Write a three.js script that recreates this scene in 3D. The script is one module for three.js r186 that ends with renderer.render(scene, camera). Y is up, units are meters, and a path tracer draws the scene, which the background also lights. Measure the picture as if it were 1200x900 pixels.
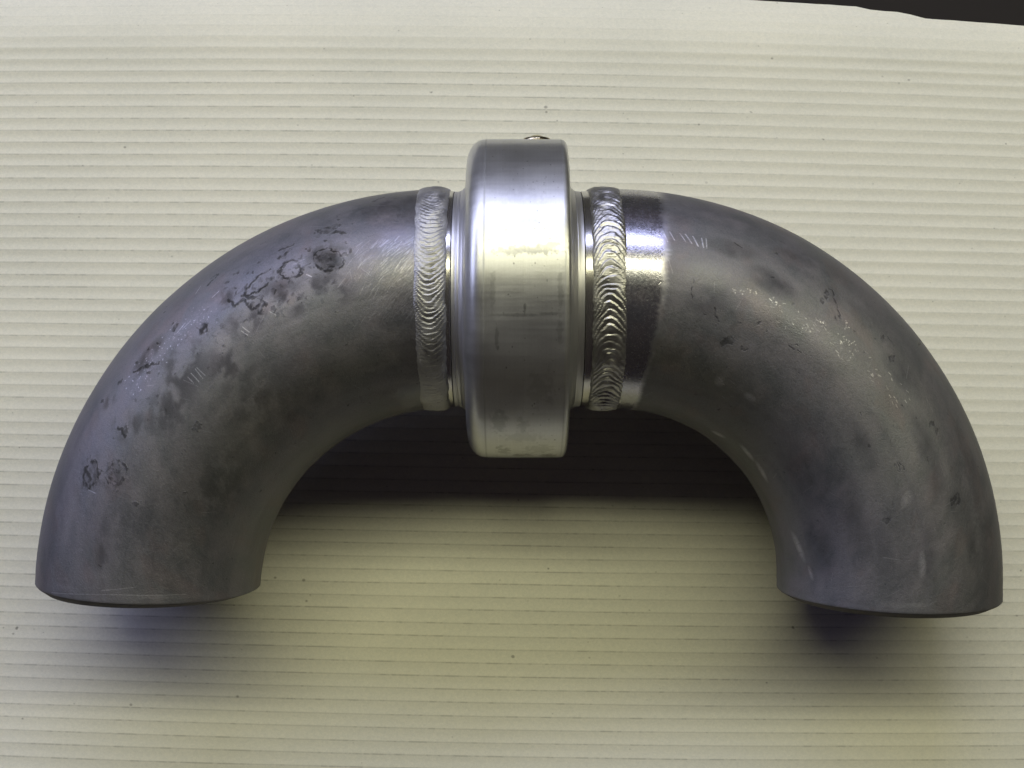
import * as THREE from 'three';
import { mergeGeometries } from 'three/addons/utils/BufferGeometryUtils.js';
import { RectAreaLightUniformsLib } from 'three/addons/lights/RectAreaLightUniformsLib.js';

// ------------------------------------------------------------------ camera, lights, exposure
const S = 0.00044;                                   // one modelling unit (u) in metres
const scene = new THREE.Scene();
scene.background = new THREE.Color().setRGB(0.016, 0.011, 0.016);   // the dim workshop round the bench
const camera = new THREE.PerspectiveCamera(33.398, 4 / 3, 0.01, 20);
camera.position.set(0, 1664 * S, 0);
camera.up.set(0, 0, -1);
camera.lookAt(0, 1664 * S - Math.cos(6.5 * Math.PI / 180), -Math.sin(6.5 * Math.PI / 180));
const renderer = new THREE.WebGLRenderer({ antialias: true });
renderer.toneMapping = THREE.LinearToneMapping;
renderer.toneMappingExposure = 0.86;
renderer.shadowMap.enabled = true;
RectAreaLightUniformsLib.init();
const WARM = [1, 0.965, 0.62], COOL = [0.76, 0.80, 1.18];
const LAMPS = [                                      // ceiling fitting: centre, width x, depth z, radiance
  { at: [0.90, 2.20, -1.17], w: 4.6, d: 0.30, power: 15.8 },
];
const WINDOWS = [                                    // foot of the glass, turn about y, width, height, panes, radiance
  { at: [-1.40, 1.86, -3.0], turn: 0, w: 4.6, h: 0.62, panes: 4, power: 10.5 },
  { at: [-2.6, 0.65, -1.3], turn: 1.12, w: 1.6, h: 0.9, panes: 2, power: 4.2 },
];
function areaLight(name, color, power, w, h, pos, target) {
  const l = new THREE.RectAreaLight(new THREE.Color().setRGB(...color), power, w, h);
  l.name = name; l.position.set(...pos); l.lookAt(...target); l.castShadow = true; scene.add(l);
  return l;
}

// ------------------------------------------------------------------ helpers
function rng(seed) { return () => { seed = (seed + 0x6d2b79f5) | 0; let t = Math.imul(seed ^ (seed >>> 15), 1 | seed); t = (t + Math.imul(t ^ (t >>> 7), 61 | t)) ^ t; return ((t ^ (t >>> 14)) >>> 0) / 4294967296; }; }
const NT = new Float32Array(65536); { const r = rng(7); for (let i = 0; i < 65536; i++) NT[i] = r(); }
function vnoise(x, y) {
  const xi = Math.floor(x), yi = Math.floor(y); let fx = x - xi, fy = y - yi;
  fx = fx * fx * (3 - 2 * fx); fy = fy * fy * (3 - 2 * fy);
  const a = (xi & 255), b = ((xi + 1) & 255), c = (yi & 255) << 8, d = ((yi + 1) & 255) << 8;
  return (NT[a | c] * (1 - fx) + NT[b | c] * fx) * (1 - fy) + (NT[a | d] * (1 - fx) + NT[b | d] * fx) * fy;
}
function fbm(x, y, n) { let s = 0, a = 0.5, t = 0; for (let i = 0; i < n; i++) { s += a * vnoise(x, y); t += a; a *= 0.5; x = x * 2.03 + 17.1; y = y * 2.03 + 5.7; } return s / t; }
const clamp = (x, a = 0, b = 1) => Math.min(b, Math.max(a, x));
const smooth = (a, b, x) => { x = clamp((x - a) / (b - a)); return x * x * (3 - 2 * x); };
const mixv = (a, b, t) => a + (b - a) * t;
function tex(data, w, h, srgb) {
  const t = new THREE.DataTexture(data, w, h, THREE.RGBAFormat);
  t.magFilter = THREE.LinearFilter; t.minFilter = THREE.LinearMipmapLinearFilter; t.generateMipmaps = true; t.wrapS = t.wrapT = THREE.ClampToEdgeWrapping;
  if (srgb) t.colorSpace = THREE.SRGBColorSpace;
  t.needsUpdate = true; return t;
}
const enc = (v) => 255 * (v <= 0.0031308 ? 12.92 * v : 1.055 * Math.pow(v, 1 / 2.4) - 0.055);
// grid of points -> indexed geometry; f(i, j) gives [x, y, z, u, v] in u; wrap closes the j direction's seam by equal points
function grid(ni, nj, f, keep) {
  const pos = new Float32Array((ni + 1) * (nj + 1) * 3), uv = new Float32Array((ni + 1) * (nj + 1) * 2), idx = [];
  for (let i = 0, k = 0; i <= ni; i++) for (let j = 0; j <= nj; j++, k++) { const p = f(i, j); pos.set([p[0] * S, p[1] * S, p[2] * S], k * 3); uv.set([p[3], p[4]], k * 2); }
  for (let i = 0; i < ni; i++) for (let j = 0; j < nj; j++) {
    if (keep && !keep(i, j)) continue;
    const a = i * (nj + 1) + j, b = a + 1, c = a + nj + 1, d = c + 1; idx.push(a, b, d, a, d, c);
  }
  const g = new THREE.BufferGeometry(); g.setAttribute('position', new THREE.BufferAttribute(pos, 3)); g.setAttribute('uv', new THREE.BufferAttribute(uv, 2)); g.setIndex(idx);
  g.computeVertexNormals(); return g;
}
function sealNormals(g, ni, nj) {                    // same normal on both sides of a closed j seam
  const n = g.attributes.normal;
  for (let i = 0; i <= ni; i++) { const a = i * (nj + 1), b = a + nj, v = new THREE.Vector3(n.getX(a) + n.getX(b), n.getY(a) + n.getY(b), n.getZ(a) + n.getZ(b)).normalize(); n.setXYZ(a, v.x, v.y, v.z); n.setXYZ(b, v.x, v.y, v.z); }
  return g;
}
function obj(name, geo, mat, parent = scene) { const m = new THREE.Mesh(geo, mat); m.name = name; m.castShadow = m.receiveShadow = true; parent.add(m); return m; }
function tag(o, label, category, kind) { if (label) o.userData.label = label; if (category) o.userData.category = category; if (kind) o.userData.kind = kind; return o; }
// surface of revolution about x: profile [[x, r], ...] in u, seam at the bottom, v runs along the profile's x
function revolve(profile, m, wob) {
  const x0 = Math.min(...profile.map((p) => p[0])), x1 = Math.max(...profile.map((p) => p[0]));
  const g = grid(profile.length - 1, m, (i, j) => { const a = (j / m) * 2 * Math.PI, [x, r] = profile[i], q = wob ? r + wob(x, a) : r; return [x, -q * Math.cos(a), q * Math.sin(a), j / m, (x - x0) / (x1 - x0)]; });
  return sealNormals(g, profile.length - 1, m);      // a = 0 bottom, pi / 2 south, pi top, 3 pi / 2 north
}
const arc = (cx, cr, rx, rr, a0, a1, n) => Array.from({ length: n + 1 }, (_, k) => { const a = mixv(a0, a1, k / n); return [cx + rx * Math.cos(a), cr + rr * Math.sin(a)]; });
const MARK = {Lclouds:[[59,-132,55,14,-3.0],[280,-40,26,30,1.7],[158,-36,30,20,2.3],[119,-27,30,22,2.8],[243,-5,30,25,3.1],[351,-92,14,10,3.0],[359,-50,20,18,2.1],[486,-23,9,42,1.7],[247,42,50,30,3.0],[320,-19,40,25,3.1],[369,66,50,35,3.1],[418,-60,30,25,2.9],[106,-65,26,18,2.6],[212,-76,20,12,-3.0],[301,-87,30,10,-3.0],[202,-36,28,16,3.1]],Llight:[[186,-47,16,12,3.1],[139,-68,12,10,2.7],[166,-27,14,12,2.6],[228,-34,20,12,-2.9],[395,-3,30,18,-3.0],[154,3,40,16,-3.0],[466,21,40,30,1.8],[93,-71,30,14,-3.0]],Lrings:[[175,-68,19,8,-2.9],[144,-66,13,11,2.3],[107,-60,17,13,2.6],[103,-102,11,5,2.8],[416,-65,10,14,1.7],[403,-36,13,14,2.0],[242,-60,4,4,2.4]],Lsquig:[[208,-69,205,-58,196,-60,192,-44,182,-42,188,-36],[193,-65,190,-57,181,-52,179,-40],[119,-57,114,-48,106,-50,101,-44],[150,-86,138,-92],[148,-100,137,-98],[217,-110,208,-116],[316,-87,294,-68],[364,-60,368,-45],[260,-89,266,-86],[94,-95,87,-89],[414,-78,420,-63,429,-69],[399,-45,410,-47,412,-29,403,-24],[61,-145,51,-155],[92,-128,91,-115]],Ldots:[[242,-60,4,4,2.4],[190,-98,4,3,-2.9],[183,-89,2,2,2.5],[177,-86,2,2,2.5],[201,-94,3,2,-3.0],[106,-87,3,2,2.8],[311,-94,3,2,2.1],[293,-94,2,2,2.1],[285,-89,2,2,2.2],[333,-98,4,3,2.1],[263,-94,2,3,2.3],[265,-126,2,2,2.1],[357,-107,3,3,2.0],[307,-69,3,2,2.2],[364,-50,5,7,1.8],[211,-118,5,2,-2.9],[122,-82,4,3,2.7],[168,-95,2,2,2.5],[316,15,6,5,2.2],[349,19,3,3,2.1],[424,-2,3,3,1.9]],Lbright:[[232,-111,225,-118],[253,-82,265,-79],[220,-87,212,-89],[248,-79,258,-78],[272,-29,273,-15],[278,-29,278,-16],[283,-29,283,-19],[270,-29,269,-16],[212,-29,209,-21],[209,-32,206,-23],[178,-31,174,-24],[131,-52,127,-47],[430,-61,430,-50],[522,-18,515,19],[533,-89,525,-6,522,74]],Rclouds:[[104,-76,30,12,-0.1],[161,-107,22,12,-0.1],[125,26,13,9,-0.3],[201,-82,14,10,0.6],[425,-55,12,18,-1.5],[401,58,16,60,-1.5],[378,-42,14,50,-1.4],[337,86,40,25,-0.2],[298,-69,30,14,-0.1],[95,-2,40,20,-0.3],[181,58,50,25,-0.1],[30,6,25,16,-0.1],[451,40,13,40,-1.6],[469,-68,12,25,-1.5],[443,108,16,34,-1.7],[147,-55,30,14,0.1],[478,-11,10,40,-1.5],[327,18,11,42,-1.5]],Rlight:[[212,-27,45,14,0.0],[145,-21,45,14,0.0],[86,-37,35,14,-0.2],[351,-23,40,20,0.0],[471,-31,25,30,-1.4],[270,-15,40,20,0.0],[400,29,20,35,-1.3]],Rsquig:[[192,0,198,0],[200,-2,207,0],[193,-3,200,-5],[365,-2,373,-3],[365,-5,373,-6],[366,-8,373,-10],[72,-27,76,-5],[102,-2,110,10],[104,-84,111,-82],[136,5,132,3],[199,-87,219,-61],[264,-89,274,-86],[293,-168,293,-132]],Rdots:[[142,-94,4,2,0.2],[197,-78,4,6,-0.4],[196,-66,3,4,-0.7],[150,26,4,2,-0.4],[262,-81,3,6,-0.2],[422,-57,6,9,-0.4],[216,-58,2,3,-0.8],[152,-5,3,2,-0.5],[350,-65,5,3,-0.3],[358,-66,3,3,-1.1],[422,26,5,4,-1.3],[128,27,8,5,-0.4],[279,-71,3,8,-0.2]],Rbright:[[39,-79,44,-65],[45,-79,50,-68],[54,-79,60,-69],[59,-79,66,-68],[66,-78,72,-66],[74,-78,77,-66],[78,-79,80,-66],[226,-63,229,-55],[232,-47,245,-40],[240,-50,254,-42],[230,-40,237,-39],[111,-27,125,-29],[125,-36,138,-31],[152,-37,161,-32],[195,-21,197,-32],[201,-45,212,-42],[140,69,149,73]],Rsmear:[[478,-2,4,14,-1.5],[143,73,5,6,-0.6],[197,152,9,4,-0.5],[254,140,12,4,0.2],[298,144,14,4,0.3],[444,140,5,17,-1.9],[405,0,5,10,-0.9],[190,71,7,4,0.0],[489,126,3,8,-1.9]]};
// ------------------------------------------------------------------ setting: floor and bench
const floorMat = new THREE.MeshStandardMaterial({ color: new THREE.Color().setRGB(0.015, 0.012, 0.012), roughness: 0.9 });
const floorGeo = new THREE.PlaneGeometry(9, 9); floorGeo.rotateX(-Math.PI / 2);
const floor = obj('floor', floorGeo, floorMat); floor.position.set(0, -0.85, 0); tag(floor, null, null, 'structure');
const benchMat = new THREE.MeshStandardMaterial({ color: new THREE.Color().setRGB(0.03, 0.024, 0.02), roughness: 0.8 });
const bench = obj('bench_top', new THREE.BoxGeometry(1.5, 0.04, 0.9), benchMat); bench.position.set(0, -0.0045 - 0.02, 0.15 + 0.02); tag(bench, null, null, 'structure');

// ------------------------------------------------------------------ corrugated cardboard sheet
const PITCH = 16.6, W0 = -760, W1 = 760, X0 = -820, X1 = 820, NF = Math.ceil((W1 - W0) / PITCH);
const northEdge = (x) => -741 + (x - 185) * 0.042 + (x > 470 ? 5 * smooth(470, 500, x) + 9 * smooth(540, 556, x) : 0) + 1.2 * (fbm(x * 0.05, 3, 3) - 0.5);
function sheetPoint(x, w) {
  const c = 3.7e-5 - ((w + 593) / 815) * 6.8e-5;
  let z = w + 0.016 * x + c * x * x / 2 + 1.4 * (fbm(x * 0.004 + 3, w * 0.06, 2) - 0.5);
  const t = ((w - W0) / PITCH) % 1, fade = mixv(0.82, 0.42, smooth(-500, 200, w)) * (0.75 + 0.5 * fbm(x * 0.006, w * 0.02 + 9, 2)) * mixv(1, 0.5, smooth(-640, -680, w));
  let y = -fade * (1 - Math.pow(Math.abs(2 * t - 1), 1.6));
  y += 3 * (fbm(x * 0.003 + 40, w * 0.003, 2) - 0.5);                                     // the sheet is not quite flat
  if (w < -640) { const k = -640 - w; y -= k * k * 0.0036; }                              // rolls down over the bench's far edge
  const dx = (x - 12) / 75, dz = (w + 269) / 60; y -= 5.5 * Math.exp(-dx * dx * dx * dx - dz * dz);   // pressed in under the ring's weight
  return [x, y, z];
}
const CW = 2048, CH = 2048;
{
  const col = new Uint8Array(CW * CH * 4), bmp = new Uint8Array(CW * CH * 4), r = rng(91);
  const specks = new Float32Array(CW * CH);
  const sp = (u, v, rad, k) => { const R0 = Math.ceil(rad + 1); for (let y = -R0; y <= R0; y++) for (let x = -R0; x <= R0; x++) { const d = Math.hypot(x, y * 1.1) - rad, X = Math.round(u) + x, Y = Math.round(v) + y; if (X >= 0 && Y >= 0 && X < CW && Y < CH) specks[Y * CW + X] = Math.max(specks[Y * CW + X], k * clamp(0.8 - d)); } };
  for (let i = 0; i < 420; i++) sp(r() * CW, r() * CH, 0.4 + r() * r() * 1.6, 0.2 + 0.5 * r());
  for (let i = 0; i < 14; i++) { const u = r() * CW, v = r() * CH, q = 1 + r() * 1.6; for (let k = 0; k < 3; k++) sp(u + (r() - 0.5) * 4, v + (r() - 0.5) * 3, q * (0.5 + 0.5 * r()), 0.75); }
  const toPx = (x, w) => [((x - X0) / (X1 - X0)) * CW, ((w - W0) / (W1 - W0)) * CH];
  for (const [x, w, q] of [[45, -565, 3.2], [46, -558, 2.2], [60, -546, 1.4], [-305, 66, 2.2], [-268, 68, 2.8], [-264, 96, 2], [-485, 232, 2.4], [-350, 218, 2.2], [1, 160, 3], [350, -640, 2], [250, -545, 2]]) { const [u, v] = toPx(x, w); sp(u, v, q * 0.85, 0.6); }
  for (let i = 0; i < 60; i++) { const u = r() * CW, v = r() * CH, k = -0.7 * r(); const X = Math.round(u), Y = Math.round(v); for (const [a, b] of [[0, 0], [1, 0], [0, 1]]) if (X + a < CW && Y + b < CH) specks[(Y + b) * CW + X + a] = k; }
  for (let j = 0; j < CH; j++) for (let i = 0; i < CW; i++) {
    const k = (j * CW + i) * 4, x = X0 + (X1 - X0) * (i + 0.5) / CW, w = W0 + (W1 - W0) * (j + 0.5) / CH;
    const f = (w - W0) / PITCH, row = Math.round(f), d = (f - row) * PITCH;              // distance from the nearest flute tip, in u
    const grain = r() - 0.5, fib = fbm(x * 0.35, w * 0.5, 2) - 0.5, cloud = fbm(x * 0.006 + 5, w * 0.009, 3) - 0.5;
    let a = 0.60 * (1 + 0.10 * grain + 0.10 * fib + 0.10 * cloud);
    // dirt rubbed on to the tips, in broken dashes
    const dash = smooth(0.50, 0.68, vnoise(x * 0.05 + row * 31.7, row * 3.3) * 0.45 + vnoise(x * 0.19 + row * 13.1, row * 7.7) * 0.4 + vnoise(x * 0.6 + row * 3.1, row * 2.7) * 0.15 + 0.10 * (vnoise(x * 0.01, row * 0.3 + 70) - 0.5) * 2);
    const wear = mixv(1, 0.45, smooth(80, 420, x) * smooth(250, -150, w)) * mixv(1, 0.2, smooth(-600, -640, w));
    const line = Math.exp(-Math.pow(d / 0.75, 2)) * wear;
    a *= 1 - line * (0.20 + 0.22 * dash);
    a *= 1 - 0.75 * specks[j * CW + i] * (specks[j * CW + i] > 0 ? 1 : 0.35);
    const warm = 0.012 * cloud + 0.02 * fib;
    col[k] = enc(clamp(a * (1.0 + warm))); col[k + 1] = enc(clamp(a * 0.985)); col[k + 2] = enc(clamp(a * (0.88 - warm))); col[k + 3] = 255;
    const h = 128 + 70 * fib + 50 * grain; bmp[k] = bmp[k + 1] = bmp[k + 2] = clamp(h, 0, 255); bmp[k + 3] = 255;
  }
  const mat = new THREE.MeshStandardMaterial({ map: tex(col, CW, CH, true), roughness: 0.85, bumpMap: tex(bmp, CW, CH, false), bumpScale: 0.00006 });
  const ni = NF * 10, nj = 90, px = (j) => X0 + (X1 - X0) * j / nj;
  const wAt = (i, j) => Math.max(W0 + (W1 - W0) * i / ni, northEdge(px(j)));
  const uvOf = (x, w) => [(x - X0) / (X1 - X0), (w - W0) / (W1 - W0)];
  const top = grid(ni, nj, (i, j) => { const w = wAt(i, j), x = px(j); return [...sheetPoint(x, w), ...uvOf(x, w)]; }, (i, j) => W0 + (W1 - W0) * (i + 1) / ni > Math.min(northEdge(px(j)), northEdge(px(j + 1))));
  const thick = 8;
  const edge = (n, f) => grid(1, n, (i, j) => { const [x, w] = f(j / n), p = sheetPoint(x, w); return [p[0], p[1] - i * thick, p[2], ...uvOf(x, w)]; });
  const parts = [top, edge(nj, (t) => { const x = mixv(X0, X1, t); return [x, northEdge(x)]; }), edge(nj, (t) => [mixv(X0, X1, t), W1]), edge(200, (t) => [X0, mixv(northEdge(X0), W1, t)]), edge(200, (t) => [X1, mixv(northEdge(X1), W1, t)])];
  const sheet = obj('cardboard_sheet', mergeGeometries(parts), mat);
  tag(sheet, 'large cream corrugated cardboard sheet with horizontal flute lines under the pipe assembly', 'cardboard');
}

// ------------------------------------------------------------------ welded pipe assembly
const PHI = 8.2 * Math.PI / 180, AXIS = new THREE.Vector3(0, 180, -269), RING = 185;
const rig = new THREE.Group(); rig.name = 'pipe_assembly';
rig.position.copy(AXIS.clone().sub(new THREE.Vector3(0, RING * Math.cos(PHI), RING * Math.sin(PHI))).multiplyScalar(S));
rig.rotation.x = PHI; scene.add(rig);
tag(rig, 'grey steel U shaped pipe of two welded elbows joined by a thick ring coupling', 'pipe fitting');
const lift = (g) => g.translate(0, RING * S, 0);

const RO = 128.1, RI = 113;
const ELBOW = { left: { side: -1, x0: 76.28, r: 352.17, sweep: 87.63 * Math.PI / 180, ext: -3.53 }, right: { side: 1, x0: 117.31, r: 326.85, sweep: 91.06 * Math.PI / 180, ext: 12.43 } };
function elbowPoint(e, s, q, rad) {                  // s along the centre line, q from the outside of the bend over the top
  const a = e.ext < 0 ? s / e.r : Math.min(s / e.r, e.sweep), x = e.ext < 0 ? 0 : Math.max(0, s - e.r * e.sweep);
  const cx = e.side * (e.x0 + e.r * Math.sin(a) + x * Math.cos(a)), cz = e.r * (1 - Math.cos(a)) + x * Math.sin(a), o = rad * Math.cos(q);
  return [cx + o * e.side * Math.sin(a), rad * Math.sin(q), cz - o * Math.cos(a)];
}
function elbowGeometry(e, seed) {
  const L = e.r * e.sweep + e.ext, m = 240, n = 200;
  const at = (rows, flip) => { const g = grid(rows.length - 1, m, (i, j) => { const q = (j / m) * 2 * Math.PI - Math.PI / 2, [s, r, wob] = rows[i]; const d = wob ? 1.3 * (fbm(s * 0.012 + seed, 3 + 2 * Math.cos(q) + 9 * (q > 1.5), 2) - 0.5) : 0; return [...elbowPoint(e, s, q, r + d), clamp(s / L), j / m]; }); return sealNormals(g, rows.length - 1, m); };
  const outer = [], inner = [];
  for (let i = 0; i <= n; i++) { outer.push([L * i / n - (i === n ? 0.6 : 0), RO, i < n - 3]); inner.push([(L + 6.8) * (1 - i / n), RI]); }
  outer.push([L, RO - 0.5]);
  const rim = lift(mergeGeometries([at([[L, RO - 0.5], [L + 1.4, RO - 2.2], [L + 6.0, RO - 10.6], [L + 6.6, RO - 11.6]]), at([[L + 6.6, RO - 11.6], [L + 6.8, RI + 0.4], [L + 6.8, RI]])]));
  return [lift(mergeGeometries([at(outer), at(inner)])), rim];
}
// colour, roughness / metalness and height maps of an elbow: canvas x is s, canvas y is the girth from the underside round
function elbowMaps(e, kind) {
  const L = e.r * e.sweep + e.ext, W = 1024, H = 1536, sx = W / L, gy = H / (2 * Math.PI * RO);
  const cv = document.createElement('canvas'); cv.width = W; cv.height = H; const g = cv.getContext('2d');
  const blank = () => { g.globalCompositeOperation = 'source-over'; g.filter = 'none'; g.fillStyle = '#000'; g.fillRect(0, 0, W, H); };
  const X = (s) => s * sx, Y = (c) => (Math.PI * RO + c) * gy;
  const stretch = (c) => e.r / (e.r + RO * Math.cos(Math.PI / 2 + c / RO));
  const rr = rng(kind === 'left' ? 5 : 6);
  const blob = ([s, c, a, b, rot], paint) => { g.save(); g.translate(X(s), Y(c)); g.scale(sx * stretch(c), gy); g.rotate(rot); paint(a, b); g.restore(); };
  const soft = (list, k) => { for (const m of list) blob(m, (a, b) => { g.scale(a, b); const gr = g.createRadialGradient(0, 0, 0, 0, 0, 1.25); gr.addColorStop(0, `rgba(255,255,255,${k})`); gr.addColorStop(0.55, `rgba(255,255,255,${k * 0.6})`); gr.addColorStop(1, 'rgba(255,255,255,0)'); g.fillStyle = gr; g.fillRect(-1.3, -1.3, 2.6, 2.6); }); };
  const solid = (list, k) => { for (const m of list) blob(m, (a, b) => { g.fillStyle = `rgba(255,255,255,${k})`; g.beginPath(); const n = 18; for (let i = 0; i <= n; i++) { const t = i / n * 2 * Math.PI, w = 0.75 + 0.4 * rr(); g.lineTo(a * w * Math.cos(t), b * w * Math.sin(t)); } g.fill(); }); };
  const ring = (list, k) => { for (const m of list) blob(m, (a, b) => { g.strokeStyle = `rgba(255,255,255,${k})`; const n = 40; for (let p = 0; p < 2; p++) { g.lineWidth = 1.3 + 1.6 * rr(); g.beginPath(); const skip = rr() * n; for (let i = 0; i <= n; i++) { const t = i / n * 2 * Math.PI, w = 0.92 + 0.18 * fbm(i * 0.35, p + a, 2); if (Math.abs(i - skip) < 4) { g.stroke(); g.beginPath(); } g.lineTo(a * w * Math.cos(t), b * w * Math.sin(t)); } g.stroke(); } }); };
  const lines = (list, k, w) => { g.strokeStyle = `rgba(255,255,255,${k})`; g.lineCap = 'round'; for (const l of list) { g.lineWidth = w * (0.7 + 0.6 * rr()) * sx; g.beginPath(); for (let i = 0; i < l.length; i += 2) g.lineTo(X(l[i]), Y(l[i + 1])); g.stroke(); } };
  const grab = () => { const d = g.getImageData(0, 0, W, H).data, o = new Uint8Array(W * H); for (let i = 0; i < o.length; i++) o[i] = d[i * 4]; return o; };
  const P = kind === 'left' ? 'L' : 'R';
  blank(); soft(MARK[P + 'clouds'], 0.8); const clouds = grab();
  blank(); soft(MARK[P + 'light'], 0.7); const light = grab();
  blank(); lines(MARK[P + 'squig'], 0.8, kind === 'left' ? 3.0 : 1.6); solid(MARK[P + 'dots'], 0.7); if (kind === 'left') { solid(MARK.Lrings.slice(2), 0.4); ring(MARK.Lrings, 0.75); for (const [s, c, a, d] of MARK.Lrings.concat([[172, -40, 26, 14]])) for (let i = 0; i < 16; i++) solid([[s + (rr() - 0.5) * 2.6 * a, c + (rr() - 0.5) * 2.6 * d, 1 + 3 * rr(), 1 + 2 * rr(), rr() * 3]], 0.25 + 0.4 * rr()); }
  for (let i = 0; i < (kind === 'left' ? 240 : 200); i++) { const c = (rr() - 0.6) * 330; solid([[rr() * L, c, 0.6 + 1.8 * rr() * rr(), 0.6 + 1.4 * rr() * rr(), 0]], 0.2 + 0.5 * rr()); }
  if (kind === 'left') for (let i = 0; i < 150; i++) { const t = rr(), s = 95 + 250 * t, c = -62 + 26 * t + (rr() + rr() - 1) * 48; solid([[s, c, 1 + 5 * rr() * rr(), 1 + 3.5 * rr() * rr(), 2.6 + rr()]], 0.10 + 0.30 * rr()); }
  const dark = grab();
  blank();
  if (kind === 'left') { lines(MARK.Lbright, 0.4, 0.8); for (let i = 0; i < 110; i++) { const t = rr(); solid([[225 + 105 * t + 10 * (rr() - 0.5), -72 - 8 * t + (rr() + rr() - 1) * 22, 0.4 + 0.8 * rr() * rr(), 0.4 + 0.7 * rr(), rr() * 3]], 0.15 + 0.5 * rr()); } }
  else { lines(MARK.Rbright.slice(0, 7), 0.7, 0.9); for (const l of MARK.Rbright.slice(7)) for (let i = 0; i < 9; i++) { const t = rr(); solid([[mixv(l[0], l[2], t) + (rr() - 0.5) * 5, mixv(l[1], l[3], t) + (rr() - 0.5) * 5, 0.4 + 0.8 * rr() * rr(), 0.4 + 0.7 * rr(), rr() * 3]], 0.25 + 0.55 * rr()); } }
  if (kind === 'left') for (let i = 0; i < 420; i++) { const s = 24 + rr() * rr() * 75, c = -72 + rr() * 90, l = 3 + rr() * 11, t = 0.75 + 0.5 * (rr() - 0.5); lines([[s, c, s + l * Math.cos(t), c + l * Math.sin(t)]], 0.08 + 0.22 * rr(), 0.5); }
  else { soft(MARK.Rsmear, 0.4); for (let i = 0; i < 70; i++) { const t = rr(), s = 150 + t * 170 + (rr() - 0.5) * 10, c = -22 - 28 * t + (rr() - 0.5) * 26; lines([[s, c, s + 1 + 3 * rr(), c + (rr() - 0.5) * 3]], 0.15 + 0.5 * rr(), 0.7); } }
  for (let i = 0; i < 45; i++) { const s = rr() * L, c = (rr() - 0.55) * 300, a = rr() * 6.3, l = 4 + 16 * rr(); lines([[s, c, s + l * Math.cos(a), c + l * Math.sin(a)]], 0.08 + 0.15 * rr(), 0.6); }
  const bright = grab();
  const col = new Uint8Array(W * H * 4), orm = new Uint8Array(W * H * 4), hgt = new Uint8Array(W * H * 4), o = kind === 'left' ? 0 : 60;
  for (let j = 0; j < H; j++) for (let i = 0; i < W; i++) {
    const p = j * W + i, k = p * 4, s = i / sx, c = j / gy - Math.PI * RO, st = 1 / stretch(c), sr = s * (0.5 + 0.5 * st);
    const big = fbm(sr * 0.011 + o, c * 0.014 + 7, 4) - 0.5, mid = fbm(sr * 0.05 + o, c * 0.05, 3) - 0.5, fine = fbm(sr * 0.45, c * 0.45 + o, 2) - 0.5, gr = rr() - 0.5;
    const streak = fbm(sr * 0.012 + 30 + o, c * 0.09, 3) - 0.5;
    const cl = clouds[p] / 255 * (kind === 'left' ? 1.4 * smooth(0.33, 0.68, fbm(sr * 0.07, c * 0.07 + 50, 4)) : 0.35 + 1.3 * fbm(sr * 0.09, c * 0.09 + 110, 3)), li = light[p] / 255, wi = clamp(Math.round(i + sx * 6 * (fbm(sr * 0.2, c * 0.2 + 90, 3) - 0.5)), 0, W - 1), wj = clamp(Math.round(j + gy * 6 * (fbm(sr * 0.2 + 60, c * 0.2, 3) - 0.5)), 0, H - 1), dk = dark[wj * W + wi] / 255 * smooth(0.15, 0.65, fbm(sr * 0.25 + 20, c * 0.25, 3)), br = bright[p] / 255 * smooth(0.12, 0.5, 0.5 * fbm(sr * 0.3 + 9, c * 0.3, 3) + 0.5 * rr());
    // ground back to bare metal next to the weld
    const ragged = 5 * (fbm(c * 0.06, o + 3, 3) - 0.5) + 3 * (vnoise(c * 0.4, sr * 0.1) - 0.5);
    const ground = kind === 'right' ? smooth(6, -6, s - 46 - ragged + 6 * Math.abs(c / RO)) : smooth(90, 38, s + 60 * (fbm(s * 0.03, c * 0.05, 3) - 0.5)) * 0.75;
    let a = 0.168 * (1 + 0.30 * big + 0.26 * mid + 0.18 * fine + 0.26 * gr + 0.22 * streak);
    a *= 1 - 0.46 * clamp(cl) + 0.22 * li; a *= 1 - 0.68 * dk;
    if (kind === 'right') a = mixv(a, 0.42 + 0.05 * fine, ground * (1 - 0.5 * dk));
    a = mixv(a, 0.62, br);
    const rust = smooth(0.60, 0.74, fbm(sr * 0.03 + 80 + o, c * 0.03 + 11, 3)) * 0.12 * (1 - ground);
    col[k] = enc(clamp(a * (0.96 + rust * 0.3 + 0.1 * mid))); col[k + 1] = enc(clamp(a * (0.95 - rust * 0.12))); col[k + 2] = enc(clamp(a * (1.055 - 0.16 * big - rust * 0.3))); col[k + 3] = 255;
    let ro = 0.58 + 0.16 * big + 0.12 * mid + 0.10 * fine + 0.22 * clamp(cl) - 0.06 * li + 0.25 * dk;
    ro = mixv(ro, kind === 'right' ? 0.25 + 0.06 * mid + 0.10 * fine + 0.05 * gr : 0.38 + 0.14 * fine, ground); ro = mixv(ro, 0.3, br);
    orm[k] = 255; orm[k + 1] = clamp(ro) * 255; orm[k + 2] = mixv(0.70, 0.93, Math.max(kind === 'right' ? ground : 0.2 * ground, br)) * 255; orm[k + 3] = 255;
    const h = 128 + mixv(30, 3, ground) * mid + mixv(24, 8, ground) * fine + mixv(34, 12, ground) * gr - 70 * dk + 26 * br + (kind === 'left' ? 18 * cl : 0);
    hgt[k] = hgt[k + 1] = hgt[k + 2] = clamp(h, 0, 255); hgt[k + 3] = 255;
  }
  return new THREE.MeshStandardMaterial({ map: tex(col, W, H, true), roughnessMap: tex(orm, W, H, false), metalnessMap: null, metalness: 1, roughness: 1, bumpMap: tex(hgt, W, H, false), bumpScale: 0.00045 });
}
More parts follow.
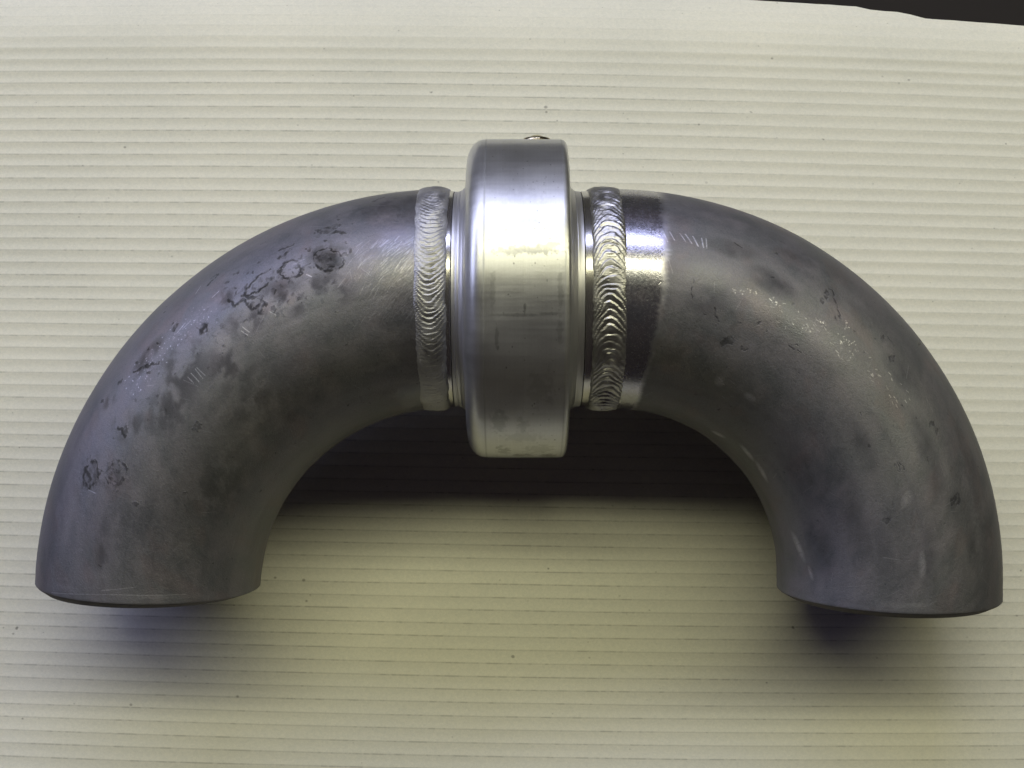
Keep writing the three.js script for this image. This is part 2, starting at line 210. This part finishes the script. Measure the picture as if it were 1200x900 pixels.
const rimMat = new THREE.MeshStandardMaterial({ color: new THREE.Color().setRGB(0.07, 0.06, 0.06), metalness: 0.3, roughness: 0.7 });
for (const kind of ['left', 'right']) {
  const m = elbowMaps(ELBOW[kind], kind); m.metalnessMap = m.roughnessMap;
  const [tube, rim] = elbowGeometry(ELBOW[kind], kind === 'left' ? 2 : 8), o = obj('pipe_elbow', tube, m, rig);
  obj('bevelled_end', rim, rimMat, o);
  if (kind === 'right') o.name = 'pipe_elbow_001';
  tag(o, kind === 'left' ? 'left elbow with dark flaky stains on its dull grey outside' : 'right elbow with a bright polished band beside the weld');
}

// ---- ring coupling: wide round-shouldered body between two grooved hubs
const OX = 0;
const body = [[-49, 128], [-50, 140], ...arc(-31, 160, 20, 25, Math.PI, Math.PI / 2, 14), [-28, 185.3], [0, 185.4], [54, 185.2], ...arc(56, 178, 6.5, 7, Math.PI / 2, 0, 8), [63, 160], [63.6, 140], [63.6, 128]];
const RW = 2048, RH = 256;
const ringMaps = () => {
  const col = new Uint8Array(RW * RH * 4), orm = new Uint8Array(RW * RH * 4), hgt = new Uint8Array(RW * RH * 4), r = rng(33);
  const x0 = -51, x1 = 63.6, dirt = new Float32Array(RW * RH);
  const put = (al, x, ra, rx, k, rough) => {          // al in degrees north of the top
    const u = (0.5 + al / 360) * RW, v = (x - x0) / (x1 - x0) * RH, pu = RW / 360, pv = RH / (x1 - x0);
    for (let j = Math.floor(v - 1.5 * rx * pv); j <= v + 1.5 * rx * pv; j++) for (let i = Math.floor(u - 1.5 * ra * pu); i <= u + 1.5 * ra * pu; i++) {
      if (j < 0 || j >= RH || i < 0 || i >= RW) continue;
      const d = Math.hypot((i - u) / (ra * pu), (j - v) / (rx * pv)) + rough * (fbm(i * 0.12, j * 0.12 + al, 3) - 0.5);
      dirt[j * RW + i] = Math.max(dirt[j * RW + i], k * smooth(1.15, 0.45, d));
    }
  };
  put(14.0, 24, 1.6, 34, 0.5, 1.8); put(13.4, 0, 1.2, 22, 0.4, 1.8); put(15.0, 40, 1.5, 12, 0.4, 1.8);
  put(-7.0, 4, 0.6, 26, 0.40, 1.2); put(-6.6, 40, 0.6, 16, 0.35, 1.4); put(-5.0, 13, 2.2, 1.5, 0.6, 1.0); put(-14, -16, 4.5, 2.0, 0.4, 1.2); put(-18, -15, 1, 1.5, 0.5, 0.8);
  put(1, 49, 6, 4, 0.35, 1.8); put(-12, 49, 5, 3, 0.28, 1.8); put(0, -20, 6, 3.5, 0.3, 1.8); put(-48, -14, 6, 9, 0.3, 1.6); put(-50, 12, 6, 7, 0.25, 1.6); put(-57, 10, 4, 24, 0.18, 1.6);
  put(-75, 12, 3, 12, 0.6, 1.6); put(-77, 42, 4, 10, 0.65, 1.6); put(-69, -10, 5, 8, 0.45, 1.6); put(-67, 30, 4, 20, 0.25, 1.8); put(-33, 30, 8, 14, 0.15, 1.8); put(30, 10, 8, 26, 0.12, 1.8);
  for (let i = 0; i < 130; i++) put((r() - 0.5) * 170, -26 + r() * 80, 0.15 + 0.5 * r() * r(), 0.4 + 0.9 * r(), 0.3 + 0.4 * r(), 0.5);
  for (let j = 0; j < RH; j++) { const x = x0 + (x1 - x0) * j / RH, lineX = vnoise(x * 1.7, 4) - 0.5, lineF = vnoise(x * 5, 9) - 0.5;
    for (let i = 0; i < RW; i++) {
      const p = j * RW + i, k = p * 4, al = (i / RW - 0.5) * 360;
      const cloud = fbm(al * 0.09, x * 0.03 + 4, 3) - 0.5, lay = fbm(al * 1.1, x * 0.02 + 20, 3) - 0.5, fine = vnoise(al * 2.2, x * 0.9) - 0.5, gr = r() - 0.5, d = clamp(dirt[p]);
      const joint = Math.exp(-Math.pow((x + 29.5) / 1.0, 2)) + 0.9 * Math.exp(-Math.pow((x - 55.5) / 0.9, 2));
      let a = 0.54 * (1 + 0.16 * cloud + 0.10 * lay + 0.05 * fine + 0.05 * gr + 0.05 * lineX); a *= 1 - 0.80 * d; a *= 1 - 0.25 * joint;
      col[k] = enc(clamp(a * 0.99)); col[k + 1] = enc(clamp(a)); col[k + 2] = enc(clamp(a * 1.01)); col[k + 3] = 255;
      orm[k] = 255; orm[k + 1] = 255 * clamp(0.38 + 0.12 * cloud + 0.07 * lay + 0.04 * d + 0.04 * gr + 0.1 * joint); orm[k + 2] = 255 * 0.90; orm[k + 3] = 255;
      const h = 128 + 20 * lineX + 14 * lineF + 12 * lay + 8 * gr - 20 * d - 30 * joint; hgt[k] = hgt[k + 1] = hgt[k + 2] = clamp(h, 0, 255); hgt[k + 3] = 255;
    } }
  const orT = tex(orm, RW, RH, false);
  return new THREE.MeshPhysicalMaterial({ map: tex(col, RW, RH, true), roughnessMap: orT, metalnessMap: orT, roughness: 1, metalness: 1, bumpMap: tex(hgt, RW, RH, false), bumpScale: 0.00018, clearcoat: 0.25, clearcoatRoughness: 0.08 });
};
const coupling = obj('ring_coupling', lift(revolve(body, 256)), ringMaps(), rig);
tag(coupling, 'wide satin metal ring with a rounded left shoulder and grey stains');
const hubMat = new THREE.MeshStandardMaterial({ color: new THREE.Color().setRGB(0.50, 0.50, 0.52), metalness: 0.85, roughness: 0.42 });
const brightMat = new THREE.MeshStandardMaterial({ color: new THREE.Color().setRGB(0.50, 0.49, 0.48), metalness: 0.92, roughness: 0.2 });
const groove = (x, a, d) => d * Math.exp(-Math.pow((x - a) / 0.8, 2));
const hub = (sgn, from, to, gs) => { const rows = []; for (let i = 0; i <= 40; i++) { const t = i / 40, x = mixv(from, to, t); let r = 125.6 + 13 * Math.pow(1 - t, 2.6); for (const q of gs) r -= groove(x, q, 0.6); rows.push([sgn * x, r]); } return sgn < 0 ? rows.reverse() : rows; };
const hubL = obj('hub', lift(revolve(hub(-1, 49.2, 66, [54, 58, 62]), 200)), hubMat, rig);
const hubR = obj('hub_001', lift(revolve(hub(1, 63.2, 79, [67, 71.5]), 200)), hubMat, rig);
tag(hubL, 'grooved hub left of the ring'); tag(hubR, 'grooved hub right of the ring');
const collar = (a, b) => lift(revolve([[a, 118], [a + 0.6, 125], [a + 1.4, 126], [b - 1.4, 126], [b - 0.6, 125], [b, 118]], 200));
obj('pipe_collar', collar(-74, -66), brightMat, rig);
obj('pipe_collar_001', collar(79, 90), brightMat, rig);

// ---- weld beads: overlapped crescents laid round the joints
function beadGeometry(xa, xb, rise, count, chev, rip, seed, calm) {
  const n = 1500, m = 30, cx = (xa + xb) / 2, hw = (xb - xa) / 2;
  const g = grid(m, n, (i, j) => {
    const a = (j / n) * 2 * Math.PI, w = (i / m) * 2 - 1, cyc = a / (2 * Math.PI);
    const wide = hw * (1 + 0.10 * (fbm(cyc * 120, seed, 3) - 0.5) + 0.10 * (fbm(cyc * 40, seed + 4, 2) - 0.5) * (w > 0 ? 1 : -1));
    const jig = 0.85 * (fbm(cyc * 60, w * 1.3 + seed, 3) - 0.5);
    const ph = cyc * count + chev * w * w * (w < 0 ? 1.15 : 0.9) + jig * 1.6, f = ph - Math.floor(ph);
    const id = Math.floor(ph), amp = rip * (calm ? mixv(0.3, 1, smooth(2.3, 3.0, a)) : 1) * (0.55 + 0.9 * NT[(id * 37 + seed * 11) & 65535]);
    const saw = f < 0.78 ? f / 0.78 : (1 - f) / 0.22, dome = Math.sqrt(Math.max(0, 1 - Math.pow(Math.abs(w), 2.6)));
    const lump = 2.6 * (fbm(cyc * 34, w * 0.8 + seed, 2) - 0.5);
    const r = 125.4 + (rise + lump) * dome + amp * (saw - 0.5) * Math.pow(dome, 0.6) + 0.5 * (fbm(cyc * 900, w * 7, 2) - 0.5) * dome;
    return [cx + w * wide, -r * Math.cos(a), r * Math.sin(a), j / n, i / m];
  });
  return lift(sealNormals(g, m, n));
}
function beadMaterial(dark, rough, seed) {
  const W = 1024, H = 64, col = new Uint8Array(W * H * 4), orm = new Uint8Array(W * H * 4), r = rng(seed);
  for (let j = 0; j < H; j++) for (let i = 0; i < W; i++) { const k = (j * W + i) * 4, n = fbm(i * 0.06, j * 0.08 + seed, 4) - 0.5, pit = smooth(0.80, 0.88, fbm(i * 0.22, j * 0.22 + seed * 3, 2)); let a = dark * (1 + 0.5 * n + 0.15 * (r() - 0.5)); a *= 1 - 0.35 * pit; col[k] = enc(clamp(a)); col[k + 1] = enc(clamp(a * 0.99)); col[k + 2] = enc(clamp(a)); col[k + 3] = 255; orm[k] = 255; orm[k + 1] = 255 * clamp(rough + 0.3 * n + 0.1 * pit); orm[k + 2] = 240; orm[k + 3] = 255; }
  const o = tex(orm, W, H, false);
  return new THREE.MeshStandardMaterial({ map: tex(col, W, H, true), roughnessMap: o, metalnessMap: o, roughness: 1, metalness: 1 });
}
tag(obj('weld_bead', beadGeometry(-108, -71, 5.2, 138, -3.0, 0.8, 3, true), beadMaterial(0.38, 0.55, 3), rig), 'smooth pale weld bead on the left joint');
tag(obj('weld_bead_001', beadGeometry(87, 125, 5.4, 100, 2.7, 1.5, 9), beadMaterial(0.44, 0.42, 5), rig), 'coarse shiny weld bead on the right joint');

// ---- small domed plug in the far side of the ring
{
  const pr = [[0, 8.5], [3, 8.5], [6, 7.6], [9, 6], [12, 5.4], [15, 4.6], [17.2, 2.5], [17.6, -2]].map(([x, y]) => new THREE.Vector2(Math.max(x, 0.001) * S, y * S));
  const g = new THREE.LatheGeometry(pr, 40); g.rotateX(-Math.PI / 2 ); g.translate(29 * S, RING * S, 0);
  const m = new THREE.MeshStandardMaterial({ color: new THREE.Color().setRGB(0.52, 0.46, 0.30), metalness: 1, roughness: 0.22 });
  g.translate(0, 0, -(RING - 1.2) * S);
  const p = obj('plug', g, m, coupling); tag(p, 'small domed plug on the far edge of the ring');
}

// ------------------------------------------------------------------ what lights the bench: window and two ceiling fittings, all outside the frame
const whitePaint = new THREE.MeshStandardMaterial({ color: new THREE.Color().setRGB(0.6, 0.6, 0.58), roughness: 0.5 });
WINDOWS.forEach((w, n) => {
  const step = w.w / w.panes, h = w.h, bar = 0.03, half = w.w / 2;
  const g = new THREE.Group(); g.name = n ? 'window_001' : 'window'; g.position.set(...w.at); g.rotation.y = w.turn; scene.add(g); g.updateMatrixWorld(true);
  tag(g, n ? 'two pane window to the left of the bench, out of frame' : 'long window of four bright panes high beyond the bench, out of frame', 'window');
  const box = (x, y, sx, sy) => { const k = new THREE.BoxGeometry(sx, sy, 0.05); k.translate(x, y, 0); return k; };
  const bars = [box(0, -bar / 2, w.w + bar, bar), box(0, h + bar / 2, w.w + bar, bar)];
  for (let k = 0; k <= w.panes; k++) bars.push(box(-half + k * step, h / 2, bar, h));
  obj('window_frame', mergeGeometries(bars), whitePaint, g);
  const glow = new THREE.MeshStandardMaterial({ color: 0x222222, emissive: new THREE.Color().setRGB(...COOL), emissiveIntensity: 3, roughness: 0.2 });
  for (let k = 0; k < w.panes; k++) {
    const x = -half + (k + 0.5) * step, p = obj(k ? 'window_pane_00' + k : 'window_pane', new THREE.BoxGeometry(step - bar, h, 0.006), glow, g); p.position.set(x, h / 2, -0.01);
    areaLight('window_light', COOL, w.power, step - bar, h, g.localToWorld(new THREE.Vector3(x, h / 2, 0.03)).toArray(), g.localToWorld(new THREE.Vector3(x, h / 2, 3)).toArray());
  }
});
LAMPS.forEach((l, n) => {
  const g = new THREE.Group(); g.name = n ? 'ceiling_lamp_00' + n : 'ceiling_lamp'; g.position.set(...l.at); scene.add(g);
  tag(g, 'long narrow ceiling lamp with two glowing tubes above the bench, out of frame', 'ceiling lamp');
  const housing = new THREE.BoxGeometry(l.w + 0.06, 0.05, l.d + 0.04); housing.translate(0, 0.065, 0);
  obj('lamp_housing', housing, whitePaint, g);
  const glow = new THREE.MeshStandardMaterial({ color: 0x333333, emissive: new THREE.Color().setRGB(...WARM), emissiveIntensity: 6 });
  for (const s of [-1, 1]) { const t = new THREE.CylinderGeometry(0.013, 0.013, l.w, 20); t.rotateZ(Math.PI / 2); t.translate(0, 0.02, s * l.d * 0.25); obj(s < 0 ? 'lamp_tube' : 'lamp_tube_001', t, glow, g); }
  areaLight('lamp_light', WARM, l.power, l.w, l.d, l.at, [l.at[0], -1, l.at[2] + 1e-5]);
});

renderer.render(scene, camera);
